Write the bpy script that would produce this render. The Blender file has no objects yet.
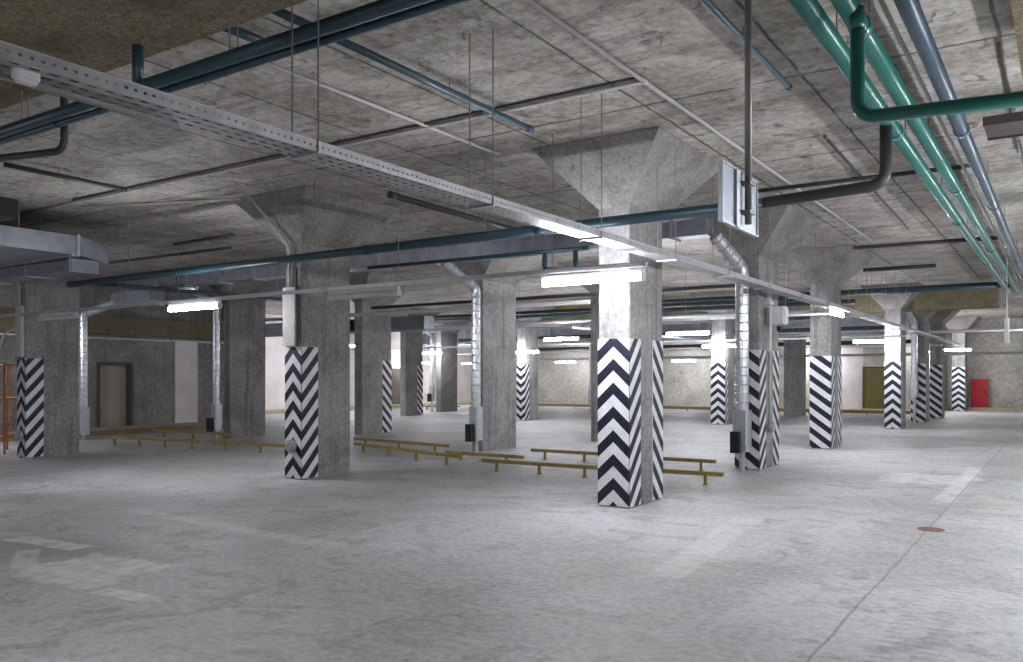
import bpy, math, random
from mathutils import Vector, Matrix

random.seed(7)
SC = bpy.context.scene
COL = SC.collection
PI = math.pi
CEIL = 4.4

# ------------------------------------------------------------------ view
SC.view_settings.view_transform = 'Standard'
SC.view_settings.look = 'None'
SC.view_settings.gamma = 1.0
SC.view_settings.use_curve_mapping = False
SC.view_settings.exposure = 0.0
SC.cycles.use_denoising = True
SC.cycles.max_bounces = 12
SC.cycles.diffuse_bounces = 6
SC.cycles.transparent_max_bounces = 16
SC.cycles.sample_clamp_indirect = 6.0

cam_d = bpy.data.cameras.new('camera')
cam = bpy.data.objects.new('camera', cam_d)
COL.objects.link(cam)
SC.camera = cam
YAW = math.radians(33.568)
cam.location = (0, 0, 1.6)
cam.rotation_euler = (PI / 2, 0, YAW)
cam_d.sensor_width = 36.0
cam_d.lens = 837.1 / 1023 * 36
cam_d.shift_y = 46 / 1023
cam_d.clip_end = 200

w = bpy.data.worlds.new('world')
SC.world = w
w.use_nodes = True
w.node_tree.nodes['Background'].inputs[0].default_value = (0, 0, 0, 1)


# ------------------------------------------------------------------ node helpers
class Mat:
    def __init__(s, name):
        s.m = bpy.data.materials.new(name)
        s.m.use_nodes = True
        s.nt = s.m.node_tree
        s.b = s.nt.nodes['Principled BSDF']
        s._pos = None

    def new(s, t, **kw):
        n = s.nt.nodes.new(t)
        for k, v in kw.items():
            setattr(n, k, v)
        return n

    def link(s, a, b):
        s.nt.links.new(a, b)

    def pos(s):                                     # world position
        if s._pos is None:
            s._pos = s.new('ShaderNodeNewGeometry').outputs['Position']
        return s._pos

    def obj(s):
        return s.new('ShaderNodeTexCoord').outputs['Object']

    def setin(s, sock, v):
        if hasattr(v, 'is_linked') or isinstance(v, bpy.types.NodeSocket):
            s.link(v, sock)
        else:
            sock.default_value = v

    def math(s, op, a, b=0.0, c=0.0, clamp=False):
        n = s.new('ShaderNodeMath', operation=op, use_clamp=clamp)
        s.setin(n.inputs[0], a)
        s.setin(n.inputs[1], b)
        s.setin(n.inputs[2], c)
        return n.outputs[0]

    def xyz(s, v):
        n = s.new('ShaderNodeSeparateXYZ')
        s.link(v, n.inputs[0])
        return n.outputs

    def comb(s, x, y, z):
        n = s.new('ShaderNodeCombineXYZ')
        for i, q in enumerate((x, y, z)):
            s.setin(n.inputs[i], q)
        return n.outputs[0]

    def scale(s, v, k):
        n = s.new('ShaderNodeVectorMath', operation='MULTIPLY')
        s.link(v, n.inputs[0])
        n.inputs[1].default_value = k
        return n.outputs[0]

    def noise(s, vec, sc, det=4.0, rough=0.55, dist=0.0):
        n = s.new('ShaderNodeTexNoise')
        s.link(vec, n.inputs['Vector'])
        n.inputs['Scale'].default_value = sc
        n.inputs['Detail'].default_value = det
        n.inputs['Roughness'].default_value = rough
        n.inputs['Distortion'].default_value = dist
        return n.outputs[0]

    def vor(s, vec, sc, feature='F1'):
        n = s.new('ShaderNodeTexVoronoi', feature=feature)
        s.link(vec, n.inputs['Vector'])
        n.inputs['Scale'].default_value = sc
        return n

    def sstep(s, v, a, b):
        n = s.new('ShaderNodeMapRange', interpolation_type='SMOOTHSTEP')
        s.link(v, n.inputs[0])
        n.inputs[1].default_value = a
        n.inputs[2].default_value = b
        return n.outputs[0]

    def mix(s, f, a, b, mode='MIX'):
        n = s.new('ShaderNodeMix', data_type='RGBA', blend_type=mode)
        s.setin(n.inputs[0], f)
        for i, q in ((6, a), (7, b)):
            if isinstance(q, (tuple, list)):
                n.inputs[i].default_value = tuple(q) + ((1,) if len(q) == 3 else ())
            else:
                s.link(q, n.inputs[i])
        return n.outputs[2]

    def bump(s, h, strength=0.3, dist=0.02):
        n = s.new('ShaderNodeBump')
        n.inputs['Strength'].default_value = strength
        n.inputs['Distance'].default_value = dist
        s.link(h, n.inputs['Height'])
        s.link(n.outputs[0], s.b.inputs['Normal'])

    def col(s, c):
        if isinstance(c, (tuple, list)):
            s.b.inputs['Base Color'].default_value = tuple(c) + (1,)
        else:
            s.link(c, s.b.inputs['Base Color'])

    def set(s, rough=0.8, metal=0.0, spec=0.3):
        s.b.inputs['Roughness'].default_value = rough
        s.b.inputs['Metallic'].default_value = metal
        s.b.inputs['Specular IOR Level'].default_value = spec
        return s.m


def concrete(name, light, dark, sc=0.8, spots=True, streak=False, bump=0.25, stain=(0.05, 0.045, 0.04), stain_amt=0.6):
    M = Mat(name)
    p = M.pos()
    a = M.noise(p, sc, 6, 0.62, 0.6)
    c = M.mix(M.sstep(a, 0.35, 0.68), dark, light)
    f = M.noise(p, sc * 14, 5, 0.65)
    c = M.mix(0.35, c, M.mix(M.sstep(f, 0.3, 0.72), [q * 0.5 for q in dark], [min(1, q * 1.25) for q in light]))
    if streak:
        st = M.noise(M.scale(p, (9, 9, 0.5)), 1.0, 4, 0.6)
        c = M.mix(M.math('MULTIPLY', M.sstep(st, 0.5, 0.72), 0.55), c, [q * 0.55 for q in dark])
    if spots:
        b = M.noise(p, sc * 3.1, 5, 0.7, 1.2)
        c = M.mix(M.math('MULTIPLY', M.sstep(b, 0.58, 0.72), stain_amt), c, stain)
    M.col(c)
    M.bump(M.math('ADD', f, M.math('MULTIPLY', a, 0.6)), bump, 0.02)
    return M.set(0.85, 0, 0.2)


def make_floor():
    M = Mat('floor_concrete')
    p = M.pos()
    a = M.noise(p, 0.32, 5, 0.55, 0.8)
    c = M.mix(M.sstep(a, 0.33, 0.64), (0.33, 0.32, 0.315), (0.57, 0.565, 0.57))
    q = M.noise(p, 1.7, 7, 0.68, 1.5)
    c = M.mix(M.math('MULTIPLY', M.sstep(q, 0.47, 0.66), 0.75), c, (0.25, 0.235, 0.22))
    f = M.noise(p, 16, 5, 0.7)
    c = M.mix(0.28, c, M.mix(M.sstep(f, 0.33, 0.67), (0.15, 0.15, 0.15), (0.72, 0.72, 0.74)))
    g = M.noise(p, 5.5, 6, 0.75, 0.8)
    c = M.mix(M.math('MULTIPLY', M.sstep(g, 0.57, 0.70), 0.3), c, (0.19, 0.185, 0.18))
    yl = M.noise(p, 0.55, 3, 0.5)
    c = M.mix(M.math('MULTIPLY', M.sstep(yl, 0.5, 0.7), 0.3), c, (0.40, 0.375, 0.31))
    s = M.noise(M.scale(p, (1.0, 5.0, 1)), 0.9, 6, 0.7, 1.4)
    c = M.mix(M.math('MULTIPLY', M.sstep(s, 0.56, 0.7), 0.3), c, (0.62, 0.61, 0.6))
    X = M.xyz(p)
    wob = M.math('MULTIPLY', M.math('SUBTRACT', M.noise(p, 3.0, 7, 0.7), 0.5), 1.3)

    def patch(c, x0, y0, hx, hy, ang, colr, amt):
        dx = M.math('SUBTRACT', X[0], x0)
        dy = M.math('SUBTRACT', X[1], y0)
        ca, sa = math.cos(ang), math.sin(ang)
        u = M.math('ADD', M.math('MULTIPLY', dx, ca), M.math('MULTIPLY', dy, sa))
        v = M.math('SUBTRACT', M.math('MULTIPLY', dy, ca), M.math('MULTIPLY', dx, sa))
        d = M.math('MAXIMUM', M.math('DIVIDE', M.math('ABSOLUTE', u), hx), M.math('DIVIDE', M.math('ABSOLUTE', v), hy))
        m = M.sstep(M.math('ADD', d, wob), 1.15, 0.8)
        wear = M.sstep(M.noise(p, 5, 5, 0.7), 0.38, 0.6)
        return M.mix(M.math('MULTIPLY', M.math('MULTIPLY', m, M.math('ADD', M.math('MULTIPLY', wear, 0.6), 0.4)), amt), c, colr)
    wht = (0.80, 0.80, 0.78)
    c = patch(c, -6.75, 3.86, 0.52, 0.44, 0.12, wht, 0.9)       # worn white paint of old bay markings
    c = patch(c, -8.2, 4.25, 0.55, 0.12, 0.1, wht, 0.8)
    c = patch(c, -7.6, 3.75, 0.5, 0.10, -0.5, wht, 0.6)
    c = patch(c, -5.75, 3.56, 0.30, 0.09, 0.1, wht, 0.9)
    c = patch(c, -1.33, 14.4, 0.13, 2.4, 0.0, wht, 0.65)
    c = patch(c, -1.8, 14.6, 0.6, 0.7, 0.0, wht, 0.8)
    c = patch(c, -7.9, 5.8, 1.9, 0.12, -0.06, wht, 0.35)
    c = patch(c, -2.85, 7.8, 0.16, 1.7, 0.1, wht, 0.3)
    ty = M.math('LESS_THAN', M.math('FRACT', M.math('MULTIPLY', X[1], 9.0)), 0.5)
    tx = M.math('ABSOLUTE', M.math('SUBTRACT', M.math('ABSOLUTE', M.math('ADD', X[0], 0.78)), 0.11))
    tm = M.math('MULTIPLY', M.math('MULTIPLY', M.sstep(tx, 0.08, 0.05), ty), M.sstep(X[1], 8.0, 6.6))
    c = M.mix(M.math('MULTIPLY', tm, 0.28), c, (0.22, 0.22, 0.22))          # tyre tracks
    # saw joint
    jd = M.math('ABSOLUTE', M.math('ADD', X[0], M.math('ADD', 1.22, M.math('MULTIPLY', wob, 0.05))))
    c = M.mix(M.math('MULTIPLY', M.sstep(jd, 0.016, 0.004), 0.6), c, (0.16, 0.155, 0.15))
    jd = M.math('ABSOLUTE', M.math('SUBTRACT', X[1], M.math('ADD', 7.1, M.math('MULTIPLY', wob, 0.3))))
    c = M.mix(M.math('MULTIPLY', M.sstep(jd, 0.03, 0.005), 0.25), c, (0.2, 0.19, 0.18))
    M.col(c)
    M.bump(M.math('ADD', f, M.math('MULTIPLY', q, 0.8)), 0.22, 0.015)
    rr = M.new('ShaderNodeMapRange')
    M.link(a, rr.inputs[0])
    rr.inputs[3].default_value = 0.42
    rr.inputs[4].default_value = 0.75
    M.link(rr.outputs[0], M.b.inputs['Roughness'])
    M.b.inputs['Specular IOR Level'].default_value = 0.35
    return M.m


def make_ceiling():
    M = Mat('ceiling_concrete')
    p = M.pos()
    X = M.xyz(p)
    wob = M.math('MULTIPLY', M.math('SUBTRACT', M.noise(p, 1.6, 3), 0.5), 0.05)
    u = M.math('DIVIDE', M.math('ADD', M.math('ADD', X[0], 0.47), wob), 1.58)
    v = M.math('DIVIDE', M.math('ADD', M.math('SUBTRACT', X[1], 5.0), wob), 2.95)
    fu, fv = M.math('FRACT', u), M.math('FRACT', v)
    du = M.math('MULTIPLY', M.math('MINIMUM', fu, M.math('SUBTRACT', 1.0, fu)), 1.58)
    dv = M.math('MULTIPLY', M.math('MINIMUM', fv, M.math('SUBTRACT', 1.0, fv)), 2.95)
    wn = M.new('ShaderNodeTexWhiteNoise')
    M.link(M.comb(M.math('FLOOR', u), M.math('FLOOR', v), 0.0), wn.inputs['Vector'])
    a = M.noise(p, 0.9, 7, 0.65, 1.0)
    c = M.mix(M.sstep(a, 0.34, 0.66), (0.265, 0.235, 0.20), (0.56, 0.52, 0.47))
    c = M.mix(M.math('MULTIPLY', wn.outputs[0], 0.4), c, (0.22, 0.205, 0.19))
    s = M.noise(M.scale(p, (0.7, 4.0, 1)), 0.8, 6, 0.7, 0.8)
    c = M.mix(M.math('MULTIPLY', M.sstep(s, 0.50, 0.64), 0.7), c, (0.17, 0.145, 0.12))
    f = M.noise(p, 11, 6, 0.72)
    c = M.mix(0.28, c, M.mix(M.sstep(f, 0.34, 0.66), (0.10, 0.088, 0.075), (0.70, 0.67, 0.63)))
    k = M.noise(p, 3.2, 5, 0.75, 1.6)
    c = M.mix(M.math('MULTIPLY', M.sstep(k, 0.56, 0.66), 0.75), c, (0.08, 0.068, 0.056))
    brk = M.sstep(M.noise(p, 2.5, 3), 0.3, 0.5)
    line = M.math('MAXIMUM', M.sstep(du, 0.022, 0.008), M.sstep(dv, 0.03, 0.01))
    c = M.mix(M.math('MULTIPLY', M.math('MULTIPLY', line, brk), 0.8), c, (0.05, 0.045, 0.04))
    M.col(c)
    M.bump(M.math('SUBTRACT', M.math('ADD', f, M.math('MULTIPLY', a, 0.5)), line), 0.3, 0.02)
    return M.set(0.8, 0, 0.25)


def insulation(name, light, dark):
    M = Mat(name)
    p = M.pos()
    a = M.noise(p, 18, 6, 0.75, 1.5)
    b = M.noise(p, 1.2, 4, 0.6)
    c = M.mix(M.sstep(a, 0.35, 0.66), dark, light)
    c = M.mix(M.math('MULTIPLY', M.sstep(b, 0.42, 0.66), 0.45), c, [q * 0.6 for q in dark])
    M.col(c)
    M.bump(M.math('ADD', a, b), 0.8, 0.03)
    return M.set(0.95, 0, 0.1)


def galv(name, base=(0.55, 0.57, 0.6), rough=0.42, metal=0.75, sc=14):
    M = Mat(name)
    p = M.obj()
    v = M.vor(p, sc)
    n = M.noise(p, 3, 4)
    c = M.mix(M.sstep(v.outputs['Distance'], 0.0, 0.8), [q * 0.82 for q in base], base)
    c = M.mix(M.math('MULTIPLY', M.sstep(n, 0.45, 0.7), 0.35), c, [q * 0.6 for q in base])
    M.col(c)
    return M.set(rough, metal, 0.5)


def perforated(name, base):
    """sheet metal punched with rows of slots along local Y"""
    M = Mat(name)
    p = M.obj()
    X = M.xyz(p)
    fy = M.math('FRACT', M.math('DIVIDE', X[1], 0.09))
    fy2 = M.math('FRACT', M.math('DIVIDE', X[1], 0.05))
    # bottom: three rows of long slots across X ; sides: one row of round holes
    fx = M.math('FRACT', M.math('DIVIDE', M.math('ADD', X[0], 0.11), 0.0734))
    slot = M.math('MULTIPLY', M.math('LESS_THAN', M.math('ABSOLUTE', M.math('SUBTRACT', fy, 0.5)), 0.28),
                  M.math('LESS_THAN', M.math('ABSOLUTE', M.math('SUBTRACT', fx, 0.5)), 0.15))
    slot = M.math('MULTIPLY', slot, M.math('LESS_THAN', M.math('ABSOLUTE', X[0]), 0.1))
    dz = M.math('DIVIDE', M.math('SUBTRACT', X[2], 0.034), 0.0075)
    dy = M.math('DIVIDE', M.math('MULTIPLY', M.math('SUBTRACT', fy2, 0.5), 0.05), 0.011)
    hole = M.math('LESS_THAN', M.math('ADD', M.math('MULTIPLY', dz, dz), M.math('MULTIPLY', dy, dy)), 1.0)
    hole = M.math('MULTIPLY', hole, M.math('GREATER_THAN', M.math('ABSOLUTE', X[0]), 0.1))
    cut = M.math('MAXIMUM', slot, hole)
    n = M.noise(p, 5, 4)
    M.col(M.mix(M.sstep(n, 0.3, 0.7), [q * 0.75 for q in base], base))
    M.link(M.math('SUBTRACT', 1.0, cut), M.b.inputs['Alpha'])
    return M.set(0.45, 0.6, 0.5)


def paint(name, c, rough=0.5, metal=0.0, wear=None, amt=0.5, spec=0.4, sc=6):
    M = Mat(name)
    p = M.pos()
    n = M.noise(p, sc, 6, 0.65)
    base = M.mix(M.sstep(n, 0.3, 0.7), [q * 0.85 for q in c], c)
    if wear:
        k = M.noise(p, sc * 1.7, 6, 0.72, 0.5)
        base = M.mix(M.math('MULTIPLY', M.sstep(k, 0.5, 0.66), amt), base, wear)
    M.col(base)
    return M.set(rough, metal, spec)


def emit(name, c, s):
    M = Mat(name)
    M.col((0.9, 0.9, 0.9))
    M.b.inputs['Emission Color'].default_value = tuple(c) + (1,)
    M.b.inputs['Emission Strength'].default_value = s
    return M.set(0.4)


LAMP = 172.0
m_floor = make_floor()
m_ceil = make_ceiling()
m_colc = concrete('column_concrete', (0.36, 0.35, 0.345), (0.21, 0.20, 0.195), 1.1, streak=True, stain_amt=0.35)
m_cap = concrete('capital_concrete', (0.33, 0.31, 0.295), (0.18, 0.165, 0.155), 1.6, stain_amt=0.5)
m_wleft = concrete('left_wall_concrete', (0.34, 0.33, 0.32), (0.20, 0.19, 0.185), 0.9, streak=True, stain_amt=0.4)
m_wend = concrete('end_wall_concrete', (0.60, 0.575, 0.53), (0.38, 0.355, 0.32), 0.5, stain=(0.12, 0.105, 0.09), stain_amt=0.55)
m_pale = paint('pale_wall_plaster', (0.78, 0.72, 0.72), 0.8, sc=1.5)
m_insul = insulation('sprayed_insulation', (0.30, 0.255, 0.165), (0.12, 0.098, 0.055))
m_beam = insulation('beam_insulation', (0.30, 0.26, 0.17), (0.16, 0.135, 0.08))
m_galv = galv('galvanized_steel')
m_spiral = galv('duct_foil', (0.72, 0.74, 0.78), 0.32, 0.7, 9)
m_duct = galv('duct_sheet', (0.36, 0.38, 0.43), 0.42, 0.6, 5)
m_tray = perforated('perforated_tray', (0.52, 0.52, 0.54))
m_rail = paint('rail_zinc', (0.62, 0.62, 0.64), 0.4, 0.5)
m_rod = paint('threaded_rod', (0.30, 0.29, 0.28), 0.5, 0.4)
m_blue = paint('dark_blue_pipe_paint', (0.02, 0.062, 0.085), 0.4, 0, spec=0.6)
m_teal = paint('teal_pipe_paint', (0.022, 0.165, 0.135), 0.3, 0, spec=0.6)
m_green = paint('dark_green_pipe_paint', (0.012, 0.13, 0.10), 0.35, 0, spec=0.6)
m_slate = paint('slate_pipe_paint', (0.055, 0.095, 0.125), 0.35, 0, spec=0.6)
m_dark = paint('dark_primer_pipe', (0.045, 0.05, 0.05), 0.5)
m_grey = paint('grey_conduit', (0.56, 0.55, 0.53), 0.5)
m_white = paint('white_plastic', (0.75, 0.75, 0.75), 0.45)
m_black = paint('black_box', (0.012, 0.012, 0.015), 0.5)
m_chw = paint('white_marking_paint', (0.78, 0.78, 0.80), 0.55, wear=(0.55, 0.55, 0.57), amt=0.4, sc=9)
m_chb = paint('black_marking_paint', (0.012, 0.013, 0.03), 0.5, wear=(0.04, 0.04, 0.06), amt=0.5, sc=9)
m_yel = paint('yellow_barrier_paint', (0.30, 0.235, 0.06), 0.6, wear=(0.12, 0.09, 0.045), amt=0.8)
m_kerb = paint('kerb_concrete', (0.46, 0.42, 0.28), 0.8, wear=(0.25, 0.2, 0.12), amt=0.6, sc=3)
m_brown = paint('worn_kerb_face', (0.26, 0.20, 0.11), 0.8, wear=(0.12, 0.09, 0.05), amt=0.6, sc=3)
m_rust = paint('rusty_steel', (0.075, 0.055, 0.05), 0.7)
m_red = paint('red_cabinet_paint', (0.50, 0.022, 0.035), 0.4)
m_olive = paint('olive_door_paint', (0.17, 0.15, 0.045), 0.5)
m_doorm = paint('brown_steel_door', (0.48, 0.44, 0.36), 0.5, sc=1.0)
m_frame = paint('door_frame_paint', (0.09, 0.075, 0.06), 0.5)
m_sign = galv('sign_back_sheet', (0.40, 0.44, 0.50), 0.42, 0.5, 4)
m_orange = paint('orange_scaffold_paint', (0.45, 0.17, 0.05), 0.5)
m_lamp = emit('lit_diffuser', (0.905, 0.93, 1.0), LAMP)
m_lampoff = paint('unlit_diffuser', (0.62, 0.62, 0.60), 0.3)
m_manhole = paint('manhole_iron', (0.22, 0.10, 0.08), 0.7)


# ------------------------------------------------------------------ mesh helpers (world coordinates)
class MB:
    def __init__(s):
        s.v, s.f, s.mi = [], [], []

    def add(s, vs, fs, mi=0):
        b = len(s.v)
        s.v += [Vector(q) for q in vs]
        s.f += [tuple(b + i for i in f) for f in fs]
        s.mi += [mi] * len(fs)
        return s

    def box(s, x0, x1, y0, y1, z0, z1, mi=0):
        return s.add([(x0, y0, z0), (x1, y0, z0), (x1, y1, z0), (x0, y1, z0), (x0, y0, z1), (x1, y0, z1), (x1, y1, z1), (x0, y1, z1)],
                     [(0, 3, 2, 1), (4, 5, 6, 7), (0, 1, 5, 4), (1, 2, 6, 5), (2, 3, 7, 6), (3, 0, 4, 7)], mi)

    def cbox(s, c, d, mi=0):
        return s.box(c[0] - d[0] / 2, c[0] + d[0] / 2, c[1] - d[1] / 2, c[1] + d[1] / 2, c[2] - d[2] / 2, c[2] + d[2] / 2, mi)

    def bbox(s, x0, x1, y0, y1, z0, z1, c=0.02, mi=0):
        """box with chamfered vertical edges"""
        pts = [(x0 + c, y0), (x1 - c, y0), (x1, y0 + c), (x1, y1 - c), (x1 - c, y1), (x0 + c, y1), (x0, y1 - c), (x0, y0 + c)]
        return s.prism(pts, z0, z1, mi)

    def prism(s, pts, z0, z1, mi=0):
        n = len(pts)
        vs = [(p[0], p[1], z0) for p in pts] + [(p[0], p[1], z1) for p in pts]
        fs = [tuple(range(n - 1, -1, -1)), tuple(range(n, 2 * n))] + [(i, (i + 1) % n, n + (i + 1) % n, n + i) for i in range(n)]
        return s.add(vs, fs, mi)

    def frustum(s, a, b, z0, z1, mi=0):                       # rects a (bottom), b (top): x0,x1,y0,y1
        vs = []
        for (r, z) in ((a, z0), (b, z1)):
            vs += [(r[0], r[2], z), (r[1], r[2], z), (r[1], r[3], z), (r[0], r[3], z)]
        return s.add(vs, [(0, 3, 2, 1), (4, 5, 6, 7), (0, 1, 5, 4), (1, 2, 6, 5), (2, 3, 7, 6), (3, 0, 4, 7)], mi)

    def tube(s, pts, r, n=12, bend=0.0, mi=0, ridge=None):
        """pipe along a polyline; corners rounded with radius bend"""
        P = [Vector(p) for p in pts]
        if bend > 0 and len(P) > 2:
            Q = [P[0]]
            for i in range(1, len(P) - 1):
                a, b, c = P[i - 1], P[i], P[i + 1]
                d1, d2 = (a - b), (c - b)
                k = min(bend, d1.length * 0.49, d2.length * 0.49)
                p1, p2 = b + d1.normalized() * k, b + d2.normalized() * k
                for j in range(7):
                    t = j / 6
                    Q.append(p1 * (1 - t) ** 2 + b * 2 * t * (1 - t) + p2 * t ** 2)
            Q.append(P[-1])
            P = Q
        if ridge:                                             # (spacing, height): seam rings
            sp, hgt = ridge
            Q, R = [], []
            for i in range(len(P) - 1):
                L = (P[i + 1] - P[i]).length
                k = max(1, int(L / sp))
                for j in range(k):
                    t0 = j / k
                    for (dt, rr) in ((0, r), (0.42, r), (0.5, r + hgt), (0.58, r)):
                        Q.append(P[i].lerp(P[i + 1], t0 + dt / k))
                        R.append(rr)
            Q.append(P[-1])
            R.append(r)
            P = Q
        else:
            R = [r] * len(P)
        up = Vector((0, 0, 1))
        vs, fs = [], []
        prev = None
        for i, p in enumerate(P):
            t = ((P[i + 1] - p) if i == 0 else (p - P[i - 1]) if i == len(P) - 1 else (P[i + 1] - P[i - 1])).normalized()
            if prev is None:
                ref = up if abs(t.z) < 0.9 else Vector((1, 0, 0))
                u = t.cross(ref).normalized()
            else:
                u = (prev - t * prev.dot(t)).normalized()
            prev = u
            v = t.cross(u)
            for k in range(n):
                an = 2 * PI * k / n
                vs.append(p + (u * math.cos(an) + v * math.sin(an)) * R[i])
        for i in range(len(P) - 1):
            for k in range(n):
                a, b = i * n + k, i * n + (k + 1) % n
                fs.append((a, b, b + n, a + n))
        fs.append(tuple(range(n - 1, -1, -1)))
        fs.append(tuple(range((len(P) - 1) * n, len(P) * n)))
        return s.add(vs, fs, mi)

    def build(s, name, mats, parent=None, origin=None, smooth=False):
        me = bpy.data.meshes.new(name)
        o0 = Vector(origin) if origin is not None else Vector((0, 0, 0))
        if parent is not None and origin is None:
            o0 = Vector(parent.get('_o', (0, 0, 0)))
        me.from_pydata([v - o0 for v in s.v], [], s.f)
        for m in (mats if isinstance(mats, (list, tuple)) else [mats]):
            me.materials.append(m)
        me.polygons.foreach_set('material_index', s.mi)
        if smooth:
            me.polygons.foreach_set('use_smooth', [len(f) == 4 for f in s.f])
        me.update()
        o = bpy.data.objects.new(name, me)
        COL.objects.link(o)
        if parent is not None:
            o.parent = parent
        else:
            o.location = o0
        return o


def tag(o, label, cat, group=None):
    o['label'] = label
    o['category'] = cat
    if group:
        o['group'] = group
    return o


def thing(name, label, cat, loc, group=None):
    o = bpy.data.objects.new(name, None)
    o.empty_display_size = 0.1
    COL.objects.link(o)
    o.location = loc
    o['_o'] = tuple(loc)
    return tag(o, label, cat, group)


def struct(name, mb, m, label=None):
    o = mb.build(name, m)
    o['kind'] = 'structure'
    if label:
        o['label'] = label
    return o


def single(name, mb, m, label, cat, group=None, smooth=False):
    lo = Vector((min(v.x for v in mb.v), min(v.y for v in mb.v), min(v.z for v in mb.v)))
    hi = Vector((max(v.x for v in mb.v), max(v.y for v in mb.v), max(v.z for v in mb.v)))
    c = ((lo.x + hi.x) / 2, (lo.y + hi.y) / 2, lo.z)
    return tag(mb.build(name, m, None, c, smooth), label, cat, group)


def children(o):
    return [q for q in COL.objects if q.parent == o]


def dup(o, loc, rz=0.0, label=None):
    c = o.copy()
    COL.objects.link(c)
    c.location = loc
    c.rotation_euler = (0, 0, rz)
    if label:
        c['label'] = label
    for ch in children(o):
        d = ch.copy()
        COL.objects.link(d)
        d.parent = c
        for g in children(ch):
            e = g.copy()
            COL.objects.link(e)
            e.parent = d
    return c


# ------------------------------------------------------------------ setting
XR, YB = 8.0, -9.0
struct('floor', MB().box(-30, XR, YB, 47.5, -0.3, 0), m_floor)
struct('ceiling', MB().box(-30, XR, YB, 47.5, CEIL, CEIL + 0.3), m_ceil)
struct('wall_right', MB().box(XR, XR + 0.3, YB, 47.5, 0, CEIL), m_wend)
struct('wall_back', MB().box(-23.5, XR, YB - 0.3, YB, 0, CEIL), m_wend)
# near left wall with a doorway
wl = MB()
wl.box(-23.5, -23.2, YB, 13.48, 0, CEIL)
wl.box(-23.5, -23.2, 14.52, 18.6, 0, CEIL)
wl.box(-23.5, -23.2, 13.48, 14.52, 1.98, CEIL)
struct('wall_left', wl, m_wleft)
pale = MB()
pale.box(-23.2, -23.16, 15.95, 16.75, 0, 2.75)
struct('trim_pale', pale, m_pale)
d1 = MB().box(-23.48, -23.42, 13.52, 14.48, 0.03, 1.95).build('door_1', m_doorm)
d1['kind'] = 'structure'
fr = MB()
fr.box(-23.5, -23.16, 13.44, 13.52, 0, 2.03)
fr.box(-23.5, -23.16, 14.46, 14.54, 0, 2.03)
fr.box(-23.5, -23.16, 13.52, 14.46, 1.95, 2.03)
fr.build('door_frame', m_frame, d1)
MB().tube([(-23.42, 14.36, 1.0), (-23.34, 14.36, 1.0), (-23.34, 14.24, 1.0)], 0.012, 6).build('door_handle', m_rod, d1)
struct('wall_step', MB().box(-30, -23.5, 18.3, 18.6, 0, CEIL), m_pale)
struct('wall_far_left', MB().box(-30, -29.7, 18.6, 41.3, 0, CEIL), m_pale)
we = MB()
we.box(-29.7, -4.9, 41.0, 41.3, 0, CEIL)
struct('wall_end', we, m_wend)
struct('wall_return', MB().box(-5.2, -4.9, 41.3, 46.4, 0, CEIL), m_wend)
struct('wall_end_right', MB().box(-5.2, XR, 46.2, 46.5, 0, CEIL), m_wend)
struct('trim_white', MB().box(-9.9, -7.8, 40.96, 41.0, 0, 3.0), m_pale)
d2 = MB().box(-7.75, -6.85, 40.93, 40.99, 0.15, 2.0).build('door_2', m_olive)
d2['kind'] = 'structure'
fr = MB()
fr.box(-7.82, -7.75, 40.9, 41.0, 0.15, 2.07)
fr.box(-6.85, -6.78, 40.9, 41.0, 0.15, 2.07)
fr.box(-7.75, -6.85, 40.9, 41.0, 2.0, 2.07)
fr.build('door_frame', m_frame, d2)
d3 = MB().box(-29.7, -29.64, 33.2, 34.6, 0.15, 2.05).build('door_3', m_frame)
d3['kind'] = 'structure'
# beams
struct('beam_near', MB().box(-23.2, -0.34, YB, 4.1, 4.24, CEIL), m_insul)
struct('beam_right', MB().box(-0.30, XR, 4.2, 7.9, 4.0, CEIL), m_insul)
struct('beam_right_near', MB().box(-0.34, XR, YB, 4.2, 4.24, CEIL), m_insul)
struct('beam_far', MB().box(-19.5, -1.7, 28.4, 29.0, 3.66, CEIL), m_beam)
struct('beam_left', MB().box(-23.2, -22.9, 9.0, 18.3, 2.82, 3.36), m_beam)
# kerbs with worn yellow edges
k = MB()
k.box(-23.2, -21.9, 9.0, 18.3, 0, 0.16)
k.box(-21.9, -21.86, 9.0, 18.3, 0, 0.15, 1)
struct('trim_kerb_left', k, [m_kerb, m_brown])
k = MB()
k.box(-29.7, -4.9, 39.4, 41.0, 0, 0.15)
k.box(-29.7, -4.9, 39.35, 39.4, 0, 0.14, 1)
k.box(-4.9, XR, 45.4, 46.2, 0, 0.15)
k.box(-29.7, -28.6, 21, 39.35, 0, 0.15)
struct('trim_kerb_end', k, [m_kerb, m_brown])


# ------------------------------------------------------------------ columns
def clip_poly(poly, lo, hi):
    for (sgn, lim) in ((1, lo), (-1, -hi)):
        out = []
        for i in range(len(poly)):
            a, b = poly[i], poly[(i + 1) % len(poly)]
            da, db = sgn * a[1] - lim, sgn * b[1] - lim
            if da >= 0:
                out.append(a)
            if da * db < 0:
                t = da / (da - db)
                out.append((a[0] + (b[0] - a[0]) * t, a[1] + (b[1] - a[1]) * t))
        poly = out
        if len(poly) < 3:
            return []
    return poly


PER, DUTY = 0.292, 0.5


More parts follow.
